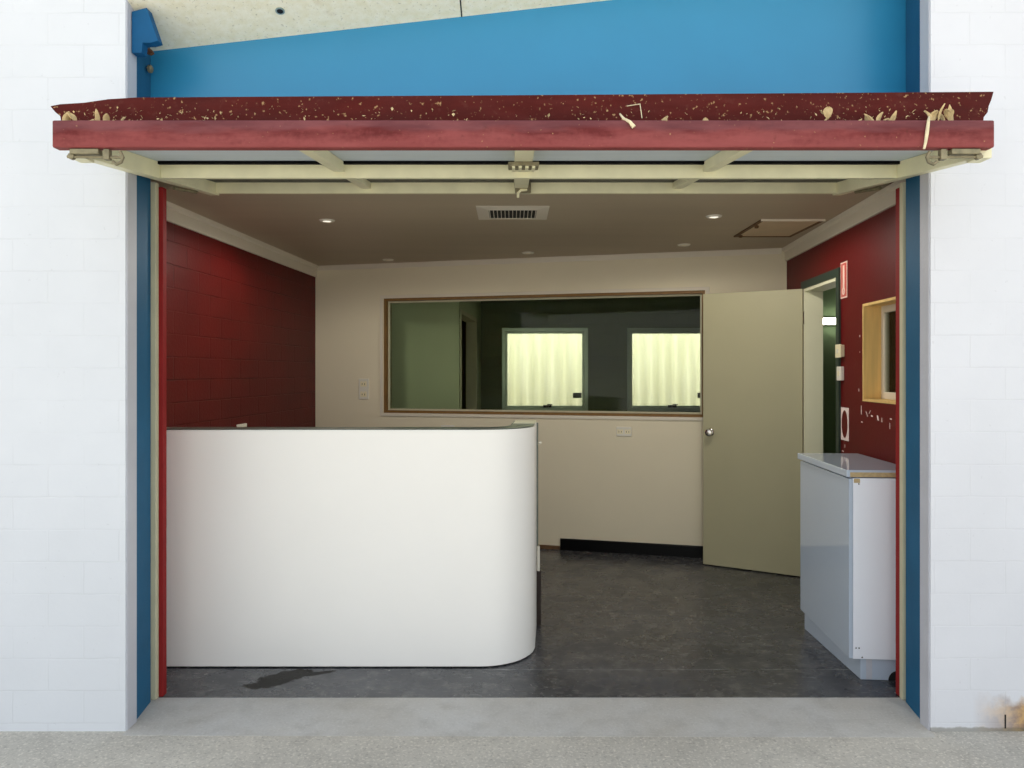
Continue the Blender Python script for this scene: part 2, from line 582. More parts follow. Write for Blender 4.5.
pl = []
for x, d in ((-1.556, 2.99), (1.69, 2.99), (1.75, 3.275), (-1.62, 3.275)):
    pl.append((x, d, soff_z(x, d)))
sf = MB().add(pl + [(x, d, z + .012) for x, d, z in pl], [(0, 3, 2, 1), (4, 5, 6, 7), (0, 1, 5, 4), (1, 2, 6, 5), (2, 3, 7, 6), (3, 0, 4, 7)])
so = struct(sf.build('ceiling_soffit', 'soffit'))
pl = [(-1.556, soff_z(-1.556, 2.99) + .012), (1.69, soff_z(1.69, 2.99) + .012), (1.69, 3.344), (-1.556, 3.344)]
struct(MB().add([(x, 2.992, z) for x, z in pl] + [(x, 3.010, z) for x, z in pl], [(0, 1, 2, 3), (7, 6, 5, 4), (0, 4, 5, 1), (1, 5, 6, 2), (2, 6, 7, 3), (3, 7, 4, 0)]).build('trim_shade_11', 'soffit'))
# dark joint between two soffit sheets
xj = -.225
jt = MB()
a, b = (xj, 2.99, soff_z(xj, 2.99) - .001), (xj, 3.27, soff_z(xj, 3.27) - .001)
jt.add([a, (xj + .006, a[1], a[2]), (xj + .006, b[1], b[2]), b, (a[0], a[1], a[2] + .006), (xj + .006, a[1], a[2] + .006), (xj + .006, b[1], b[2] + .006), (b[0], b[1], b[2] + .006)],
       [(0, 3, 2, 1), (4, 5, 6, 7), (0, 1, 5, 4), (1, 2, 6, 5), (2, 3, 7, 6), (3, 0, 4, 7)])
jt.build('joint', 'dark_gap', so)
struct(MB().box(-4.3, 4.7, 2.85, 9.3, 3.345, 3.42).build('roof', 'roof'))

# rafter end: blue steel channel stub on top of the left post
def on_post(x, y):
    return on_depth(x, y, 3.035)


br = empty('rafter_bracket', (-1.57, 3.12, 2.80), 0, 'blue steel bracket bolted to the left post under the eave', 'bracket')
pp = [(133, 13), (148, 9), (159.5, 42), (152, 44), (144, 44), (143, 54), (133, 54)]
q = [on_post(*p) for p in pp]
n = len(q)
mb = MB().add([(v.x, v.y - .012, v.z) for v in q] + [(v.x, v.y + .033, v.z) for v in q],
              [tuple(range(n)), tuple(range(2 * n - 1, n - 1, -1))] + [(i, n + i, n + (i + 1) % n, (i + 1) % n) for i in range(n)])
mb.build('plate', 'blue_bracket_shade', br, bevel=.002)
c0 = on_depth(148, 69, 3.20)
MB().lathe([(.012, 0), (.017, .004), (.017, .014), (.009, .02)], Matrix.Translation(c0) @ Matrix.Rotation(PI / 2, 4, 'Y'), 12).build('bolt', 'steel', br, smooth=True)
rs = on_depth(149, 51, 3.19)
MB().lathe([(.004, -.016), (.020, -.012), (.028, 0), (.016, .008), (.004, .011)], Matrix.Translation(rs) @ Matrix.Rotation(.5, 4, 'Y') @ Matrix.Diagonal((1, .5, 1, 1)), 9).build('rust_lump', 'rusty', br, smooth=True)

ring_p = on_depth(280, 30, 3.13)
ring_p.z = soff_z(ring_p.x, ring_p.y)
rg = empty('soffit_fixing', ring_p, 0, 'small round cable hole with metal rim in the cream soffit', 'fixing')
nrm = Matrix.Translation(ring_p) @ Vector((-.1117, .31, 1)).to_track_quat('Z', 'Y').to_matrix().to_4x4()
MB().lathe([(.013, -.004), (.013, .002), (.019, .002), (.019, -.004)], nrm, 20).build('rim', 'alu', rg, smooth=True)
MB().lathe([(.001, -.0045), (.013, -.0045), (.013, .002), (.001, .002)], nrm, 20).build('hole', 'dark_gap', rg)

# ------------------------------------------------------------------ tilted-up garage door
ZP = lambda d: 1.952 + .125 * d                    # underside of its sheet
gd = empty('garage_door', (.05, 3.15, 2.28), 0, 'tilt-up garage door swung open overhead, red front rail and cream frame underneath', 'garage door', kind='thing')


def slab(x0, x1, d0, d1, lo, hi):
    """a bar following the door's slope; lo / hi are offsets from the sheet's underside"""
    vs = [(x, d, ZP(d) + h) for h in (lo, hi) for d in (d0, d1) for x in (x0, x1)]
    return MB().add(vs, [(0, 2, 3, 1), (4, 5, 7, 6), (0, 1, 5, 4), (2, 6, 7, 3), (0, 4, 6, 2), (1, 3, 7, 5)])


slab(-1.545, 1.680, 2.60, 3.78, 0, .028).build('sheet', 'sheet_blue', gd)
slab(-1.546, -1.498, 2.60, 3.79, -.072, -.001).build('side_rail', 'cream_door', gd, bevel=.003)
slab(1.640, 1.684, 2.60, 3.79, -.072, -.001).build('side_rail', 'cream_door', gd, bevel=.003)
slab(-1.498, 1.640, 3.15, 3.19, -.070, -.001).build('cross_rail', 'cream_door', gd, bevel=.003)
slab(-1.498, 1.640, 3.74, 3.78, -.066, -.001).build('cross_rail', 'cream_door', gd, bevel=.003)
for x, w in ((-.735, .045), (.045, .07), (.835, .045)):
    slab(x - w / 2, x + w / 2, 2.62, 3.148, -.045, -.001).build('stile', 'cream_door', gd, bevel=.003)
    slab(x - w / 2, x + w / 2, 3.192, 3.738, -.045, -.001).build('stile', 'cream_door', gd, bevel=.003)
slab(-1.498, 1.640, 3.128, 3.149, -.014, -.0005).build('shade_strip', 'black', gd)  # black strip that paints in the shadow line before the cross rail
slab(-1.498, 1.640, 3.60, 3.739, -.012, -.0005).build('shade_strip', 'black', gd)  # wider black strip standing in for the shade before the rear rail
# locking mechanism on the middle of the two cross rails
lk = slab(-.015, .105, 2.86, 2.98, -.062, -.046).build('lock_plate', 'steel', gd, bevel=.003)
for i in range(4):
    slab(.0 + i * .026, .012 + i * .026, 2.865, 2.975, -.070, -.062).build('rib', 'cream_door', lk)
lk2 = slab(.015, .095, 3.70, 3.738, -.068, -.001).build('lock_plate', 'steel', gd, bevel=.003)
MB().tube([(.03, 3.72, 2.33), (.03, 3.70, 2.345), (.045, 3.70, 2.36), (.075, 3.705, 2.362)], .007, 8).build('lock_rod', 'cream_door', lk2, smooth=True)
# front rail: lower lip and, behind the leaf-filled ledge, an upstand
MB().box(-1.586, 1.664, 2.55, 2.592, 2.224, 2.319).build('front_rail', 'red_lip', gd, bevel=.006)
MB().box(-1.58, 1.66, 2.592, 2.66, 2.262, 2.296).build('ledge', 'red_up', gd)
D2 = 2.66
up = []
for x, y in ((50, 106), (60, 104), (84, 102.5), (108, 99), (135, 97.3), (300, 96.2), (512, 95), (760, 93.2), (994, 91.5), (991.5, 100), (989, 106), (988, 112), (984, 117), (983, 128), (62, 128), (60, 116), (55, 112)):
    v = on_depth(x, y, D2)
    up.append((v.x, v.z))
n = len(up)
MB().add([(x, D2, z) for x, z in up] + [(x, D2 + .022, z) for x, z in up],
         [tuple(range(n)), tuple(range(2 * n - 1, n - 1, -1))] + [(i, n + i, n + (i + 1) % n, (i + 1) % n) for i in range(n)]).build('upstand', 'red_up', gd, bevel=.002)
# end gussets under the rail
for sx, x0, x1 in ((-1, -1.55, -1.50), (1, 1.632, 1.682)):
    MB().box(x0, x1, 2.592, 2.66, 2.20, 2.27).build('corner_gusset', 'cream_door', gd, bevel=.003)


def latch(s, xs):
    """sliding bolt under one end of the rail; xs maps the local run to x"""
    m = MB().box(min(xs(.0), xs(.10)), max(xs(.0), xs(.10)), 2.556, 2.585, 2.204, 2.2225)
    lt = m.build('sliding_bolt', 'steel', gd, bevel=.003)
    MB().tube([(xs(-.015), 2.572, 2.198), (xs(.18), 2.572, 2.196)], .005, 10).build('bolt_rod', 'steel', lt, smooth=True)
    MB().lathe([(.005, -.010), (.011, -.008), (.011, .008), (.005, .010)], Matrix.Translation((xs(.0), 2.572, 2.199)) @ Matrix.Rotation(PI / 2, 4, 'X'), 12).build('knob', 'steel', lt, smooth=True)
    pts = [(xs(.168), 2.572, 2.216), (xs(.178), 2.572, 2.196), (xs(.172), 2.572, 2.180), (xs(.155), 2.572, 2.172), (xs(.142), 2.572, 2.182)]
    MB().tube(pts, .006, 8).build('hook', 'steel', lt, smooth=True)
    MB().box(min(xs(.115), xs(.135)), max(xs(.115), xs(.135)), 2.56, 2.582, 2.186, 2.2225).build('keeper', 'steel', lt, bevel=.002)


latch(-1, lambda t: -1.53 + t)
latch(1, lambda t: 1.62 - t)
# hinge arm beside each jamb, pivoting the door
for x in (-1.535, 1.672):
    MB().tube([(x, 3.36, 2.285), (x, 3.60, 2.325)], .008, 8).build('pivot_arm', 'steel', gd, smooth=True)

# ------------------------------------------------------------------ leaves and litter caught on the rail's ledge
def leaf_mesh(l, w, curl):
    me = bpy.data.meshes.new('dry_leaf')
    rows = 7
    vs, fs = [], []
    for i in range(rows):
        t = i / (rows - 1)
        ww = w * math.sin(PI * (t * .92 + .05)) ** .8
        zz = curl * l * math.sin(PI * t) + .25 * l * t * t
        for j in (-1, -.4, .4, 1):
            vs.append((l * t, ww * j, zz + abs(j) * w * .55))
    for i in range(rows - 1):
        for j in range(3):
            a_ = i * 4 + j
            fs.append((a_, a_ + 1, a_ + 5, a_ + 4))
    me.from_pydata(vs, [], fs)
    me.materials.append(M['leaf_dry'])
    return me


def new_leaf(me):
    o = bpy.data.objects.new('dry_leaf', me)
    COL.objects.link(o)
    o.modifiers.new('thickness', 'SOLIDIFY').thickness = .0012
    return o


kinds = [new_leaf(leaf_mesh(.056, .013, .22)), new_leaf(leaf_mesh(.042, .016, .30)), new_leaf(leaf_mesh(.066, .009, .12))]
used = set()


def put_leaf(px, k, label, rot, d=2.622, lift=.0, sc=1.0, group=None):
    o = kinds[k] if k not in used else kinds[k].copy()
    if k in used:
        COL.objects.link(o)
    used.add(k)
    o.location = ((px - CX) / F * d, d, 2.298 + lift)
    o.rotation_euler = rot
    o.scale = (sc, sc, sc)
    m3 = o.rotation_euler.to_matrix() * sc
    q_ = [m3 @ v.co for v in o.data.vertices]
    o.location.z += max(0, 2.2985 - (o.location.z + min(v.z for v in q_)))      # rests on the ledge
    o.location.y += max(0, 2.596 - (o.location.y + min(v.y for v in q_)))
    o.location.y -= max(0, (o.location.y + max(v.y for v in q_)) - 2.657)
    if 'group' in o:
        del o['group']
    return tag(o, label, 'leaf', group)


R = random.uniform
GL = 'dry leaves in the clump by the right end'
for i in range(7):
    put_leaf(867 + i * 4.2, i % 3, 'dry curled leaf in the pale clump just left of the right blue post', (R(-.8, .8), -R(.6, 1.4), R(0, 6)), lift=R(.004, .03), sc=R(.8, 1.15), group=GL)
GL2 = 'dry leaves heaped past the right blue post'
for i in range(6):
    put_leaf(929 + i * 5, i % 3, 'dry leaf heaped on the red rail past the right blue post', (R(-.8, .8), -R(.5, 1.3), R(0, 6)), lift=R(.004, .05), sc=R(.8, 1.2), group=GL2)
GL3 = 'dry leaves heaped at the rail left end'
for i in range(8):
    put_leaf(66 + i * 6.5, i % 3, 'dry leaf heaped at the far left end of the red rail', (R(-.8, .8), -R(.3, 1.0), R(0, 6)), lift=R(.003, .02), sc=R(.8, 1.2), group=GL3)
put_leaf(127, 1, 'upright yellowish leaf on the red rail near the left blue post', (.2, -1.35, .4), sc=1.2)
put_leaf(113, 0, 'pale curled leaf on the red rail just left of the left blue post', (.4, -.7, 2.0))
put_leaf(667, 1, 'lone pale leaf standing on the red rail right of the middle', (.3, -1.2, .2), lift=.012)
put_leaf(702, 0, 'small pale leaf leaning on the red upstand above the right stile', (.6, -.9, 1.2), lift=.004)
put_leaf(828, 1, 'pale leaf high on the red upstand left of the big clump', (.1, -1.3, 1.0), lift=.045)
put_leaf(852, 2, 'bent pale leaf on the red rail just left of the big clump', (.2, -.5, .5), lift=.006)
put_leaf(977, 2, 'grey dry leaf at the extreme right end of the red rail', (.2, -.3, .3), lift=.008)


def twig(name, pts, r, label):
    m = MB().tube(pts, r, 7)
    return tag(m.build(name, 'twig', smooth=True, origin=True), label, 'twig')


def rp(x, y, d):
    return on_depth(x, y, d)


twig('dry_twig', [rp(929, 117, 2.58), rp(928.5, 121, 2.543), rp(927, 133, 2.541), rp(925.5, 143, 2.541), rp(924, 149, 2.541)], [.003, .005, .006, .005, .004], 'pale dry twig hanging over the red rail near its right end')
twig('dry_twig', [rp(620, 114, 2.60), rp(624, 119, 2.56), rp(630, 122, 2.542), rp(634, 127, 2.541)], [.003, .005, .006, .008], 'crooked pale twig drooping over the red rail right of the middle')
twig('dry_twig', [rp(627, 106, 2.655), rp(640, 104, 2.65), rp(642, 118, 2.62)], [.0015, .002, .0015], 'thin arched stem standing on the red rail above the crooked twig')
# fine crumbs of litter on the ledge: nobody could count it
lt = MB()
for it in range(760):
    w = random.random()
    x = R(-1.56, 1.64) if w < .55 else (R(-1.57, -1.05) if w < .8 else R(.85, 1.62))
    d = R(2.596, 2.655)
    z = 2.300 + (R(0, .03) if random.random() < .6 else R(.02, .085))
    l = R(.0018, .0055) if it % 7 else R(.006, .011)
    fr = Matrix.Translation((x, d, z)) @ Matrix.Rotation(R(0, 6), 4, 'Z') @ Matrix.Rotation(R(-1.2, 1.2), 4, 'Y')
    w_ = l * R(.25, .7)
    a4 = [fr @ Vector(q_) for q_ in ((-l, 0, 0), (R(-.3, .3) * l, -w_, .3 * w_), (l, R(-.4, .4) * w_, 0), (R(-.3, .3) * l, w_, .3 * w_), (0, 0, .6 * w_))]
    lt.add(a4, [(0, 1, 4), (1, 2, 4), (2, 3, 4), (3, 0, 4), (3, 2, 1, 0)])
tag(lt.build('leaf_litter', 'leaf_dry', origin=True), 'fine dry leaf litter scattered along the ledge of the red rail', 'leaf litter', None, 'stuff')

# ------------------------------------------------------------------ reception room
lwall = MB().wall(FL @ Matrix.Rotation(0, 4, 'Z'), LL, 2.62, -.14, [])
struct(lwall.build('wall_left', 'red_block'))
WH = (.6565, 3.352, 1.096, 2.087)
bw = MB().wall(FB, LB, 2.62, .11, [WH])
struct(bw.build('wall_back', 'plaster'))
LR = (6.36 - 3.30) * 1.00334
ur = lambda d: (d - 3.30) * 1.00334
RW = (ur(3.52), ur(4.15), 1.287, 1.83)             # serving window
RD = (ur(4.54), ur(5.205), 0.0, 2.035)             # doorway
rwall = MB().wall(FRm, LR, 2.62, -T_R, [RW, RD])
wr = struct(rwall.build('wall_right', 'red_wall'))
ce = MB().prism([(-2.05, 3.82), (1.96, 3.82), (2.12, 5.62), (-1.72, 6.60)], CEIL, CEIL + .03)
struct(ce.build('ceiling', 'ceiling'))
struct(MB().box(-2.05, 2.0, 3.80, 3.82, CEIL, 2.62).build('ceiling_bulkhead', 'ceiling'))
struct(MB().box(-2.1, 2.1, 3.30, 3.86, 2.62, 2.65).build('ceiling_door_pocket', 'ceiling'))


def cornice(name, fr, length, sgn):
    prof = [(0, CEIL - .098), (.016, CEIL - .098), (.018, CEIL - .03), (.034, CEIL - .022), (.040, CEIL - .001), (0, CEIL - .001)]
    return struct(MB().extrude([(y * sgn, z) for y, z in prof], fr, length).build(name, 'cornice'))


cornice('trim_7', FL, LL - .55, 1)
cornice('trim_8', FRm @ Matrix.Translation((ur(3.46), 0, 0)), ur(5.62) - ur(3.46), 1)
bp = [(-.001, CEIL - .040), (-.012, CEIL - .040), (-.022, CEIL - .018), (-.034, CEIL - .001), (-.001, CEIL - .001)]
struct(MB().extrude(bp, FB @ Matrix.Translation((.02, 0, 0)), LB - .06).build('trim_9', 'cornice'))
# black skirting and the bare strip beside it
u0 = hit(FB, 560.5, 545)[0]
sk = MB().extrude([(-.001, .0), (-.016, .0), (-.016, .084), (-.010, .092), (-.001, .092)], FB @ Matrix.Translation((u0, 0, 0)), LB - u0 - .02)
struct(sk.build('baseboard_back', 'black'))
u1 = hit(FB, 300, 545)[0]
struct(MB().extrude([(-.001, .0), (-.010, .0), (-.010, .022), (-.001, .03)], FB @ Matrix.Translation((.03, 0, 0)), u0 - .035).build('trim_shade_10', 'brown'))

# ---- window in the back wall
w1 = empty('window_1', FB @ Vector(((WH[0] + WH[1]) / 2, 0, WH[2])), 0, 'long internal window of green tinted glass in the back wall', 'window', kind='structure')
fr_ = MB()


def rim(x0, x1, z0, z1, t, y0, y1, fr):
    """a rectangular frame as one ring"""
    o = [(x0, z0), (x1, z0), (x1, z1), (x0, z1)]
    i = [(x0 + t, z0 + t), (x1 - t, z0 + t), (x1 - t, z1 - t), (x0 + t, z1 - t)]
    vs = [fr @ Vector((p[0], y, p[1])) for y in (y0, y1) for p in o + i]
    fs = []
    for k in range(4):
        j = (k + 1) % 4
        fs += [(k, j, 4 + j, 4 + k), (8 + k, 12 + k, 12 + j, 8 + j), (k, 8 + k, 8 + j, j), (4 + k, 4 + j, 12 + j, 12 + k)]
    return MB().add(vs, fs)


rim(WH[0], WH[1], WH[2], WH[3], .022, -.004, .112, FB).build('window_frame', 'timber_dark', w1)
rim(WH[0] - .034, WH[1] + .034, WH[2] - .026, WH[3] + .026, .026, -.012, -.0005, FB).build('architrave', 'cornice', w1, bevel=.002)
rim(WH[0] + .022, WH[1] - .022, WH[2] + .022, WH[3] - .022, .014, .04, .07, FB).build('glazing_bead', 'cream', w1)
MB().box(WH[0] + .036, WH[1] - .036, .052, .058, WH[2] + .036, WH[3] - .036, FB).build('pane', 'glass', w1)

# ---- power points
def socket(name, fr, along, z, w, h, label, outlets=2, group=None, sgn=-1):
    loc = fr @ Vector((along, 0, z))
    r = empty(name, loc, 0, label, 'power outlet', group)
    f = fr @ Matrix.Translation((along, 0, z))
    MB().box(-w / 2, w / 2, 0, sgn * .010, -h / 2, h / 2, f).build('plate', 'plastic', r, bevel=.003)
    vert = h > w
    for k in range(outlets):
        c = (k - (outlets - 1) / 2) * (h if vert else w) / outlets
        cx, cz = (0, c) if vert else (c, 0)
        b = min(w, h) * .30
        m = MB().box(cx - b, cx + b, sgn * .0102, sgn * .0115, cz - b * .8, cz + b * .8, f)
        fc = m.build('outlet_face', 'plastic_cream', r)
        sl = MB()
        MB().box(cx - b * .5, cx - b * .35, sgn * .0115, sgn * .0125, cz - b * .35, cz + b * .2, f).build('slot', 'dark_gap', fc)
        MB().box(cx + b * .35, cx + b * .5, sgn * .0115, sgn * .0125, cz - b * .35, cz + b * .2, f).build('slot', 'dark_gap', fc)
        MB().box(cx - b * .25, cx + b * .25, sgn * .0115, sgn * .0145, cz + b * .45, cz + b * .75, f).build('rocker', 'plastic', fc)
    return r


a, z = hit(FB, 364, 389)
socket('power_outlet', FB, a, z, .095, .18, 'tall faded double outlet on the back wall left of the long window')
a, z = hit(FB, 448, 427)
socket('power_outlet', FB, a, z - .02, .12, .075, 'white outlet under the long window, half hidden by the counter top')
a, z = hit(FB, 624, 431.5)
socket('power_outlet', FB, a, z, .12, .075, 'white double outlet under the long window, left of the open door')
a, z = hit(FL, 241, 425)
socket('power_outlet', FL, a, z - .035, .15, .085, 'white outlet on the red block wall just above the counter', sgn=1)

# ---- ceiling fittings
cv = empty('ceiling_vent', (.005, 4.37, CEIL), 0, 'cream slatted air vent in the middle of the ceiling', 'vent')
FI = Matrix(((1, 0, 0, 0), (0, 0, -1, 0), (0, 1, 0, 0), (0, 0, 0, 1)))      # (x, y, z) -> (x, -z, y): rings lie flat
vx0, vx1, vy0, vy1 = -.205, .213, 4.185, 4.56


def flat_ring(x0, x1, y0, y1, t, z0, z1, slope=0):
    o = [(x0, y0), (x1, y0), (x1, y1), (x0, y1)]
    i = [(x0 + t, y0 + t), (x1 - t, y0 + t), (x1 - t, y1 - t), (x0 + t, y1 - t)]
    vs = [Vector((*p, z1)) for p in o] + [Vector((*p, z1)) for p in i] + [Vector((*p, z0 + slope)) for p in o] + [Vector((*p, z0)) for p in i]
    fs = []
    for k in range(4):
        j = (k + 1) % 4
        fs += [(k, j, 4 + j, 4 + k), (8 + k, 12 + k, 12 + j, 8 + j), (k, 8 + k, 8 + j, j), (4 + k, 4 + j, 12 + j, 12 + k)]
    return MB().add(vs, fs)


flat_ring(vx0, vx1, vy0, vy1, .07, CEIL - .011, CEIL - .0005, .009).build('frame', 'cornice', cv)
MB().box(vx0 + .07, vx1 - .07, vy0 + .07, vy1 - .07, CEIL - .006, CEIL - .001).build('backing', 'dark_gap', cv)
nb = 13
for i in range(nb):
    x = vx0 + .075 + i * (vx1 - vx0 - .15) / (nb - 1)
    MB().box(x - .002, x + .002, vy0 + .071, vy1 - .071, CEIL - .011, CEIL - .0062).build('slat', 'cornice', cv)

hx0, hx1, hy0, hy1 = 1.53, 1.925, 4.55, 5.11
hh = empty('ceiling_hatch', ((hx0 + hx1) / 2, (hy0 + hy1) / 2, CEIL), 0, 'brownish access hatch in the ceiling beside the right red wall', 'hatch')
MB().box(hx0 + .022, hx1 - .022, hy0 + .022, hy1 - .022, CEIL - .006, CEIL - .001).build('panel', 'hatch', hh)
flat_ring(hx0, hx1, hy0, hy1, .022, CEIL - .010, CEIL - .0005).build('frame', 'brown', hh, bevel=.002)
MB().box(hx0, hx1, hy0 - .006, hy0 - .0005, CEIL - .014, CEIL - .0005).build('front_bead', 'cornice', hh)
for y in (4.72, 5.05):
    MB().lathe([(.004, -.020), (.012, -.018), (.014, -.006), (.008, 0)], Matrix.Translation((hx0 + .03, y, CEIL - .004)), 12).build('catch', 'brown', hh, smooth=True)

def downlight():
    r = empty('downlight', (0, 0, CEIL))
    MB().lathe([(.026, -.003), (.028, -.009), (.044, -.007), (.048, -.0005)], Matrix.Translation((0, 0, CEIL)), 28).build('trim_ring', 'plastic', r, smooth=True)
    MB().lathe([(.002, -.0052), (.027, -.0052), (.027, -.001), (.002, -.001)], Matrix.Translation((0, 0, CEIL)), 24).build('lens', 'plastic_cream', r)
    return r


dl0 = downlight()
for i, (px, py, lb) in enumerate(((327, 220.2, 'small white downlight in the ceiling near the left red wall'),
                                  (714, 216, 'small white downlight in the ceiling left of the hatch, right of the vent'),
                                  (528, 252.5, 'small white downlight at the back of the ceiling, straight behind the vent'),
                                  (388, 259.5, 'small white downlight at the back of the ceiling over the long window left end'),
                                  (684, 244.5, 'small white downlight at the back of the ceiling near the open door'))):
    o = dl0 if i == 0 else copy_tree(dl0)
    d = (CEIL - EYE) * F / (HY - py)
    o.location = ((px - CX) / F * d, d, CEIL)
    tag(o, lb, 'downlight', 'ceiling downlights')

# ---- open interior door with its frame in the right wall
Hn, Fe = Vector((2.048, 5.205)), Vector((1.435, 5.56))
FD = frame(Hn.x, Hn.y, Fe.x - Hn.x, Fe.y - Hn.y)
LD = (Fe - Hn).length
d1 = empty('door_1', (Hn.x, Hn.y, 0), 0, 'beige interior door standing open against the back wall', 'door', kind='structure')
MB().box(.004, LD, -.0375, -.0015, .008, 2.036, FD).build('door_leaf', 'leaf_door', d1, bevel=.002)
kz = 1.0
for s_ in (1,):
    fk = FD @ Matrix.Translation((LD - .055, -.0015, kz)) @ Matrix.Rotation(-PI / 2, 4, 'X')
    kb = MB().lathe([(.026, 0), (.028, .004), (.020, .009), (.011, .012), (.010, .030), (.022, .038), (.028, .050), (.024, .062), (.008, .066)], fk, 24)
    kb.build('door_knob', 'chrome', d1, smooth=True)
for zz in (1.83, .22):
    hg = MB().tube([(Hn.x + .008, Hn.y - .006, zz - .045), (Hn.x + .008, Hn.y - .006, zz + .045)], .009, 10)
    hi = hg.build('hinge', 'chrome', d1, smooth=True)
    MB().box(.001, .003, -.036, -.002, zz - .045, zz + .045, FD).build('hinge_leaf', 'steel', hi)
# frame: cream lining and dark green architrave
ln = MB()
t = .022
U0, U1, Z1 = RD[0], RD[1], RD[3]
ring = [(U0, 0), (U0, Z1), (U1, Z1), (U1, 0), (U1 - t, 0), (U1 - t, Z1 - t), (U0 + t, Z1 - t), (U0 + t, 0)]
vs = [FRm @ Vector((p[0], y, p[1])) for y in (.004, -T_R - .01) for p in ring]
fs = [tuple(range(8)), tuple(range(15, 7, -1))] + [(i, 8 + i, 8 + (i + 1) % 8, (i + 1) % 8) for i in range(8)]
MB().add(vs, fs).build('door_frame', 'jamb_cream', d1)
w = .05
ring = [(U0 - w, 0), (U0 - w, Z1 + w), (U1 + .03, Z1 + w), (U1 + .03, Z1), (U0, Z1), (U0, 0)]
vs = [FRm @ Vector((p[0], y, p[1])) for y in (.0005, .014) for p in ring]
n = len(ring)
fs = [tuple(range(n)), tuple(range(2 * n - 1, n - 1, -1))] + [(i, n + i, n + (i + 1) % n, (i + 1) % n) for i in range(n)]
MB().add(vs, fs).build('architrave', 'green_trim', d1)

# ---- serving window in the right wall
w4 = empty('window_4', FRm @ Vector(((RW[0] + RW[1]) / 2, 0, RW[2])), 0, 'small pine-lined window in the right red wall above the cabinet', 'window', kind='structure')
rim(RW[0], RW[1], RW[2], RW[3], .014, .003, -T_R, FRm).build('window_lining', 'timber', w4)
rim(RW[0] + .014, RW[1] - .014, RW[2] + .014, RW[3] - .014, .038, -.092, -.1115, FRm).build('window_frame', 'cornice', w4, bevel=.003)
MB().box(RW[0] + .05, RW[1] - .05, -.101, -.105, RW[2] + .05, RW[3] - .05, FRm).build('pane', 'glass', w4)

# ---- fittings on the right red wall
a0, z0 = hit(FRm, 842.5, 351)
sw = empty('light_switch', FRm @ Vector((a0, 0, z0)), 0, 'cream upper switch box on the red wall beside the doorway', 'switch')
f = FRm @ Matrix.Translation((a0, 0, z0))
MB().box(-.040, .040, .001, .020, -.036, .036, f).build('box', 'plastic_cream', sw, bevel=.004)
MB().box(-.045, .045, .020, .028, -.040, .040, f).build('plate', 'plastic_cream', sw, bevel=.003)
MB().box(-.012, .012, .028, .033, -.012, .012, f).build('rocker', 'plastic', sw, bevel=.002)
a0, z0 = hit(FRm, 842.3, 373.5)
sw = empty('light_switch', FRm @ Vector((a0, 0, z0)), 0, 'white lower switch plate on the red wall beside the doorway', 'switch')
f = FRm @ Matrix.Translation((a0, 0, z0))
MB().box(-.036, .036, .001, .022, -.042, .042, f).build('plate', 'plastic', sw, bevel=.003)
MB().box(-.010, .010, .022, .027, -.014, .014, f).build('rocker', 'plastic_cream', sw, bevel=.002)

a0, z0 = hit(FRm, 844.5, 280)
sg = empty('wall_sign', FRm @ Vector((a0, 0, z0)), 0, 'narrow red and white upright sign high on the right red wall', 'sign')
f = FRm @ Matrix.Translation((a0, 0, z0))
MB().box(-.052, .052, .001, .004, -.108, .108, f).build('board', 'sign_white', sg)
MB().box(-.044, .044, .004, .005, -.100, .100, f).build('red_field', 'sign_red', sg)
MB().box(-.014, .012, .005, .006, -.045, .088, f).build('white_bar', 'sign_white', sg)
MB().lathe([(.013, 0), (.013, .0015), (.024, .0015), (.024, 0)], f @ Matrix.Translation((0, .005, -.066)) @ Matrix.Rotation(-PI / 2, 4, 'X'), 20).build('white_ring', 'sign_white', sg)

a0, z0 = hit(FRm, 845.2, 424)
pt = empty('wall_plate', FRm @ Vector((a0, 0, z0)), 0, 'bare white oblong patch with red oval on the red wall above the cabinet', 'wall patch')
f = FRm @ Matrix.Translation((a0, 0, z0))
MB().box(-.062, .062, .0008, .003, -.098, .098, f).build('patch', 'bare_patch', pt)
ov = [(.046 * math.cos(2 * PI * k / 24), .082 * math.sin(2 * PI * k / 24)) for k in range(24)]
vs = [f @ Vector((x, y, zz)) for y in (.003, .0045) for x, zz in ov]
MB().add(vs, [tuple(range(24)), tuple(range(47, 23, -1))] + [(i, 24 + i, 24 + (i + 1) % 24, (i + 1) % 24) for i in range(24)]).build('oval', 'red_wall', pt)
# chips and scratches in the paint
ch = MB()


def chip(x, y, dx, dz, skew=0.0):
    a_, z_ = hit(FRm, x, y)
    vs = [FRm @ Vector((a_ + p * dx + q * skew, yy, z_ + q * dz)) for yy in (.0004, .0014) for p, q in ((-1, -1), (1, -.8), (.8, 1), (-.7, .9))]
    ch.add(vs, [(0, 1, 2, 3), (7, 6, 5, 4), (0, 4, 5, 1), (1, 5, 6, 2), (2, 6, 7, 3), (3, 7, 4, 0)])


for c_ in ((861.5, 410, .004, .026), (867, 414, .004, .014, .012), (870, 412, .003, .010, -.01), (872, 416, .012, .004), (878, 418, .010, .014, .004), (882, 420, .004, .012),
           (860, 336, .004, .006), (860, 352, .003, .004), (859, 390, .003, .008), (891, 419, .012, .003), (890, 426, .003, .016), (862, 422, .010, .003),
           (843, 451, .016, .003), (845, 446, .003, .010)):
    chip(*c_)
tag(ch.build('paint_chips', 'bare_patch', wr), 'pale chips in the red paint', None, None, 'stuff')

# ------------------------------------------------------------------ reception counter
ct = empty('reception_counter', (-.9, 3.72, 0), 0, 'tall white reception counter with a rounded right corner behind the opening', 'counter')


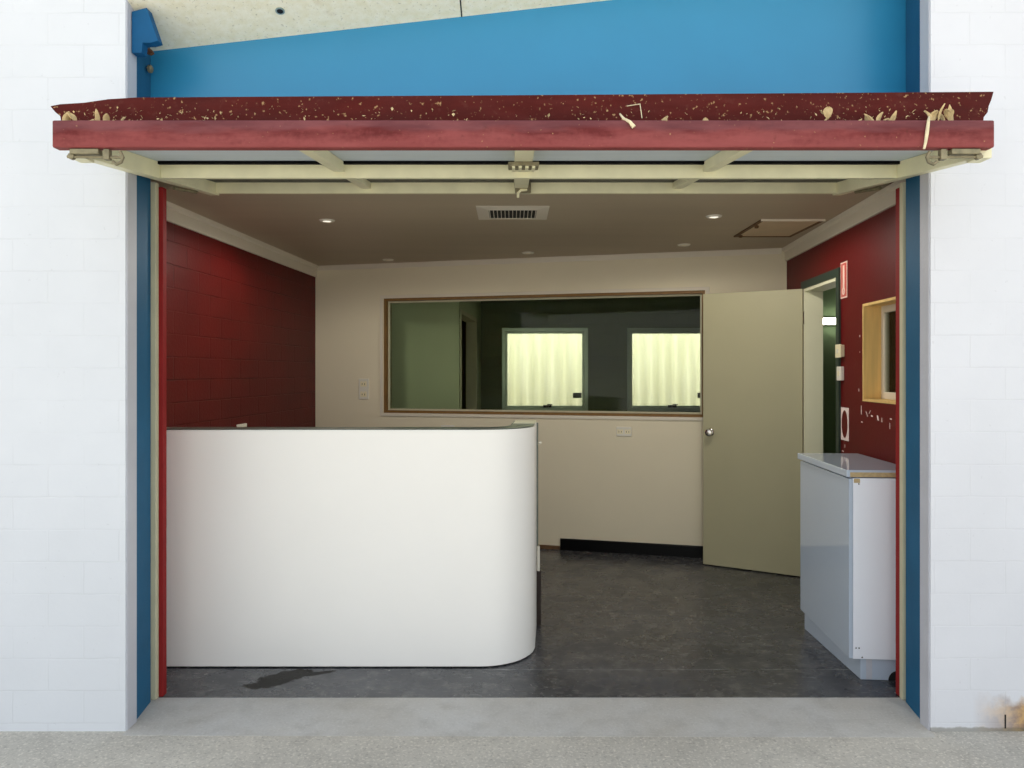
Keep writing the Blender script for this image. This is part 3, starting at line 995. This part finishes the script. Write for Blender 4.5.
def arc_path(inset):
    r = .28 - inset
    cxx, cyy = -.158, 3.905
    pts = [(-1.949, 3.625 + inset)]
    for i in range(0, 19):
        a_ = -PI / 2 + (PI / 2 + .07) * i / 18 * .96
        pts.append((cxx + r * math.cos(a_), cyy + r * math.sin(a_)))
    pts.append((.140 - inset, 4.225))
    return pts


def ring_prism(o_in, i_in, z0, z1):
    o = arc_path(o_in)
    i = arc_path(i_in)
    return MB().prism(o + i[::-1], z0, z1)


ring_prism(0, .135, .006, 1.166).build('body', 'white', ct, bevel=.003, smooth=True)
ring_prism(.006, .129, 1.166, 1.171).build('top_cap', 'cap', ct)
MB().prism([(.008, 3.99), (.122, 3.99), (.138, 4.222), (.020, 4.222)], 1.1712, 1.175).build('end_cap', 'jamb_cream', ct)
ring_prism(.012, .125, .0005, .006).build('base_gap', 'black', ct)
# worktop, its posts and end panel on the staff side
MB().prism([(-1.93, 3.775), (-.16, 3.775), (-.06, 3.85), (-.02, 3.95), (.0, 4.20), (-.55, 4.20), (-.62, 4.35), (-1.90, 4.35)], .72, .75).build('worktop', 'cab_end', ct, bevel=.002)
for x in (-1.86, -.66):
    MB().box(x - .02, x + .02, 4.28, 4.32, .0005, .72).build('leg', 'alu', ct, bevel=.002)
ep = MB().box(.13, .166, 4.226, 4.25, .0005, .31).build('end_panel', 'dark_end', ct)
MB().box(.144, .159, 4.226, 4.25, .312, .455).build('end_bracket', 'plastic', ct, bevel=.002)
MB().box(.12, .15, 4.226, 4.246, .456, 1.160).build('end_strip', 'cap', ct)
MB().lathe([(.004, 0), (.008, .002), (.008, .012), (.005, .016)], Matrix.Translation((.152, 4.236, 1.045)) @ Matrix.Rotation(PI / 2, 4, 'Y'), 10).build('hook', 'plastic', ct, smooth=True)

# ------------------------------------------------------------------ white cabinet by the right jamb
cb = empty('cabinet', (1.72, 3.83, 0), 0, 'white glossy low cabinet standing against the right red wall', 'cabinet')
A, B_ = Vector((1.582, 3.474)), Vector((1.634, 4.195))      # long door side, near to far
FC = frame(A.x, A.y, B_.x - A.x, B_.y - A.y)                # y points west (into the room)
LC = (B_ - A).length
DW = -.318                                                # depth towards the wall
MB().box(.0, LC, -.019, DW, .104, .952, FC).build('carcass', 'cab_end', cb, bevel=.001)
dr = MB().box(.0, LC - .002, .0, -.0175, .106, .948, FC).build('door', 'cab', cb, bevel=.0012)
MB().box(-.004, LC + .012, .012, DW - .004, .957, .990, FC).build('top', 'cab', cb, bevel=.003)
MB().box(-.0048, -.004, -.004, DW, .958, .980, FC).build('chipped_edge', 'chipboard', cb)
MB().prism([(.018, -.060), (.018, DW + .01), (LC - .01, DW + .01), (LC - .004, -.022), (LC - .02, -.018)], .0005, .104, FC).build('kickboard', 'cab', cb, bevel=.002)
# notch cut in the near end of the kickboard
ntc = [(-.228 + .042 * math.cos(PI * k / 12), max(.001, .046 * math.sin(PI * k / 12))) for k in range(13)]
vs = [FC @ Vector((x, y, z_)) for x in (.0165, .0178) for y, z_ in ntc]
MB().add(vs, [tuple(range(13)), tuple(range(25, 12, -1))] + [(i, 13 + i, 13 + (i + 1) % 13, (i + 1) % 13) for i in range(13)]).build('notch', 'dark_gap', cb)
MB().box(.0172, .018, -.085, -.112, .004, .102, FC).build('glue_mark', 'reveal', cb)
MB().box(-.001, .0, -.022, -.050, .930, .950, FC).build('broken_corner', 'chipboard', cb)
for y, zz in ((-.045, .925), (-.032, .155), (-.046, .155), (-.060, .112)):
    MB().lathe([(.0005, 0), (.0035, 0), (.003, .0012), (.0005, .0014)], FC @ Matrix.Translation((-.0003, y, zz)) @ Matrix.Rotation(-PI / 2, 4, 'Y'), 10).build('screw_hole', 'dark_gap', cb)

# ------------------------------------------------------------------ rooms beyond
FARD = 9.0
A_W = (-.122, .924, .972, 1.985)
B_W = (1.40, 2.446, .972, 1.985)
FF = Matrix.Translation((-2.4, FARD, 0))
sh = lambda h: (h[0] + 2.4, h[1] + 2.4, h[2], h[3])
struct(MB().wall(FF, 6.6, 2.7, .12, [sh(A_W), sh(B_W)]).build('wall_far', 'grey_block'))
P0, P1 = (-.512, 7.15), (-.377, 9.0)
FP = frame(*P0, P1[0] - P0[0], P1[1] - P0[1])
LP = math.hypot(P1[0] - P0[0], P1[1] - P0[1])
struct(MB().wall(FP, LP, 2.7, .10, [(.10, 1.34, 0, 2.03)]).build('wall_passage', 'grey_wall'))
struct(MB().box(-2.4, -.512, 7.15, 7.25, 0, 2.7).build('wall_partition', 'grey_wall'))
d2 = empty('door_2', FP @ Vector((.7, 0, 0)), 0, 'cream door frame without a door, seen through the long window', 'door frame', kind='structure')
ring = [(.08, 0), (.08, 2.06), (1.37, 2.06), (1.37, 0), (1.33, 0), (1.33, 2.02), (.11, 2.02), (.11, 0)]
vs = [FP @ Vector((p[0], y, p[1])) for y in (-.012, .112) for p in ring]
MB().add(vs, [tuple(range(8)), tuple(range(15, 7, -1))] + [(i, 8 + i, 8 + (i + 1) % 8, (i + 1) % 8) for i in range(8)]).build('door_frame', 'cornice', d2)
struct(MB().box(-2.5, -2.4, 6.3, 9.12, 0, 2.7).build('wall_store', 'grey_wall'))
struct(MB().box(4.2, 4.3, 3.30, 9.12, 0, 2.7).build('wall_east', 'green_wall'))
struct(MB().box(2.02, 4.2, 6.36, 6.44, 0, 2.7).build('wall_side_room', 'green_wall'))
struct(MB().box(1.86, 4.2, 3.302, 3.34, 0, 2.7).build('wall_side_room_front', 'green_wall'))
struct(MB().prism([(-2.5, 6.95), (-1.70, 6.72), (2.16, 5.76), (2.3, 5.6), (2.02, 3.30), (4.3, 3.30), (4.3, 9.12), (-2.5, 9.12)], 2.7, 2.74).build('ceiling_beyond', 'grey_wall'))


def far_window(n, h, lab):
    r = empty('window_%d' % n, ((h[0] + h[1]) / 2, FARD, h[2]), 0, lab, 'window', kind='structure')
    I = Matrix.Translation((0, FARD, 0))
    rim(h[0], h[1], h[2], h[3], .045, -.018, .10, I).build('window_frame', 'alu', r, bevel=.003)
    rim(h[0] + .045, h[1] - .045, h[2] + .045, h[3] - .045, .022, .03, .06, I).build('sash', 'alu', r, bevel=.002)
    MB().box(h[0] + .065, h[1] - .065, .042, .046, h[2] + .065, h[3] - .065, I).build('pane', 'glass_clear', r)
    cxm = (h[0] + h[1]) / 2 + .03
    wd = MB().box(cxm - .05, cxm + .05, .0, .03, h[2] + .045, h[2] + .075, I).build('winder', 'dark_gap', r, bevel=.003)
    MB().tube([(cxm, FARD + .005, h[2] + .07), (cxm, FARD - .02, h[2] + .085), (cxm + .06, FARD - .025, h[2] + .082)], .006, 8).build('winder_handle', 'dark_gap', wd, smooth=True)
    MB().box(h[1] - .18, h[1] - .075, .034, .038, h[2] + .16, h[2] + .225, I).build('sticker', 'sticker', r)
    return r


far_window(2, A_W, 'left bright window in the far wall, seen through the long window')
far_window(3, B_W, 'right bright window in the far wall, next to the open door')

# corrugated translucent fence outside the far windows
fm = MB()
N = 420
xs = [-3.4 + 9.4 * i / N for i in range(N + 1)]
vs = [(x, 10.15 + .028 * math.sin(2 * PI * x / .17), z) for z in (-.012, 3.6) for x in xs]
fm.add(vs, [(i, i + 1, N + 2 + i, N + 1 + i) for i in range(N)])
fo = fm.build('fence', 'fibre', smooth=True, origin=True)
fo.modifiers.new('thickness', 'SOLIDIFY').thickness = .003
tag(fo, 'pale corrugated translucent fence outside the bright back windows', 'fence')

# lit batten in the side room
bt_x = on_depth(821.5, 321.5, 6.33)
bl = empty('wall_lamp', (bt_x.x + .3, 6.33, bt_x.z), 0, 'lit white batten light glimpsed through the right doorway', 'light')
MB().box(bt_x.x, bt_x.x + .6, 6.325, 6.359, bt_x.z - .030, bt_x.z + .034).build('housing', 'plastic', bl, bevel=.003)
MB().box(bt_x.x + .006, bt_x.x + .594, 6.300, 6.3245, bt_x.z - .024, bt_x.z + .028).build('diffuser', 'tube', bl, bevel=.004)

# small pebbles and grit by the doorway would be part of the paving texture

# ------------------------------------------------------------------ light
W = bpy.data.worlds.new('sky')
S.world = W
W.use_nodes = True
nt = W.node_tree
bg = nt.nodes['Background']
tc = nt.nodes.new('ShaderNodeTexCoord')
sp = nt.nodes.new('ShaderNodeSeparateXYZ')
rp_ = nt.nodes.new('ShaderNodeValToRGB')
rp_.color_ramp.elements[0].position = .0
rp_.color_ramp.elements[0].color = (1.45, 1.43, 1.38, 1)
rp_.color_ramp.elements[1].position = .7
rp_.color_ramp.elements[1].color = (.62, .72, .85, 1)
nt.links.new(tc.outputs['Generated'], sp.inputs[0])
nt.links.new(sp.outputs[2], rp_.inputs[0])
nt.links.new(rp_.outputs[0], bg.inputs[0])
bg.inputs[1].default_value = 1.12
sun = bpy.data.lights.new('sun', 'SUN')
sun.energy = 9.0
sun.angle = math.radians(1.5)
sun.color = (1, .96, .88)
so_ = bpy.data.objects.new('sun', sun)
COL.objects.link(so_)
so_.location = (2, 14, 12)
so_.rotation_euler = (Vector((.12, -1, -1.25))).to_track_quat('-Z', 'Y').to_euler()

for o in [q for q in bpy.data.objects if q.name.split('.')[0] == 'downlight' and q.location.y < 5]:  # front two switched on as added fill to brighten the room
    ls = [q for q in bpy.data.objects if q.parent == o and q.name.startswith('lens')][0]
    ls.data = ls.data.copy()
    ls.data.materials[0] = M['lit_lens']
    ld = bpy.data.lights.new('downlight_fill', 'SPOT')
    ld.energy = DOWN
    ld.spot_size = math.radians(176)
    ld.spot_blend = .3
    ld.shadow_soft_size = .06
    ld.color = (1, .94, .84)
    lo = bpy.data.objects.new('downlight_fill', ld)
    COL.objects.link(lo)
    lo.parent = o
    lo.location = (0, 0, -.012)

# ------------------------------------------------------------------ camera
cam = bpy.data.cameras.new('camera')
cam.sensor_width = 36
cam.lens = F / 1024 * 36
cam.shift_y = -(384 - HY) / 1024
cam.clip_start = .05
co = bpy.data.objects.new('camera', cam)
COL.objects.link(co)
co.location = (0, 0, EYE)
co.rotation_euler = (PI / 2, 0, 0)
S.camera = co

S.view_settings.view_transform = 'Standard'
S.view_settings.look = 'None'
S.view_settings.gamma = 1
S.view_settings.use_curve_mapping = False
S.view_settings.exposure = 0.13
S.cycles.max_bounces = 10
S.cycles.diffuse_bounces = 6
S.cycles.transparent_max_bounces = 12
S.cycles.sample_clamp_indirect = 8
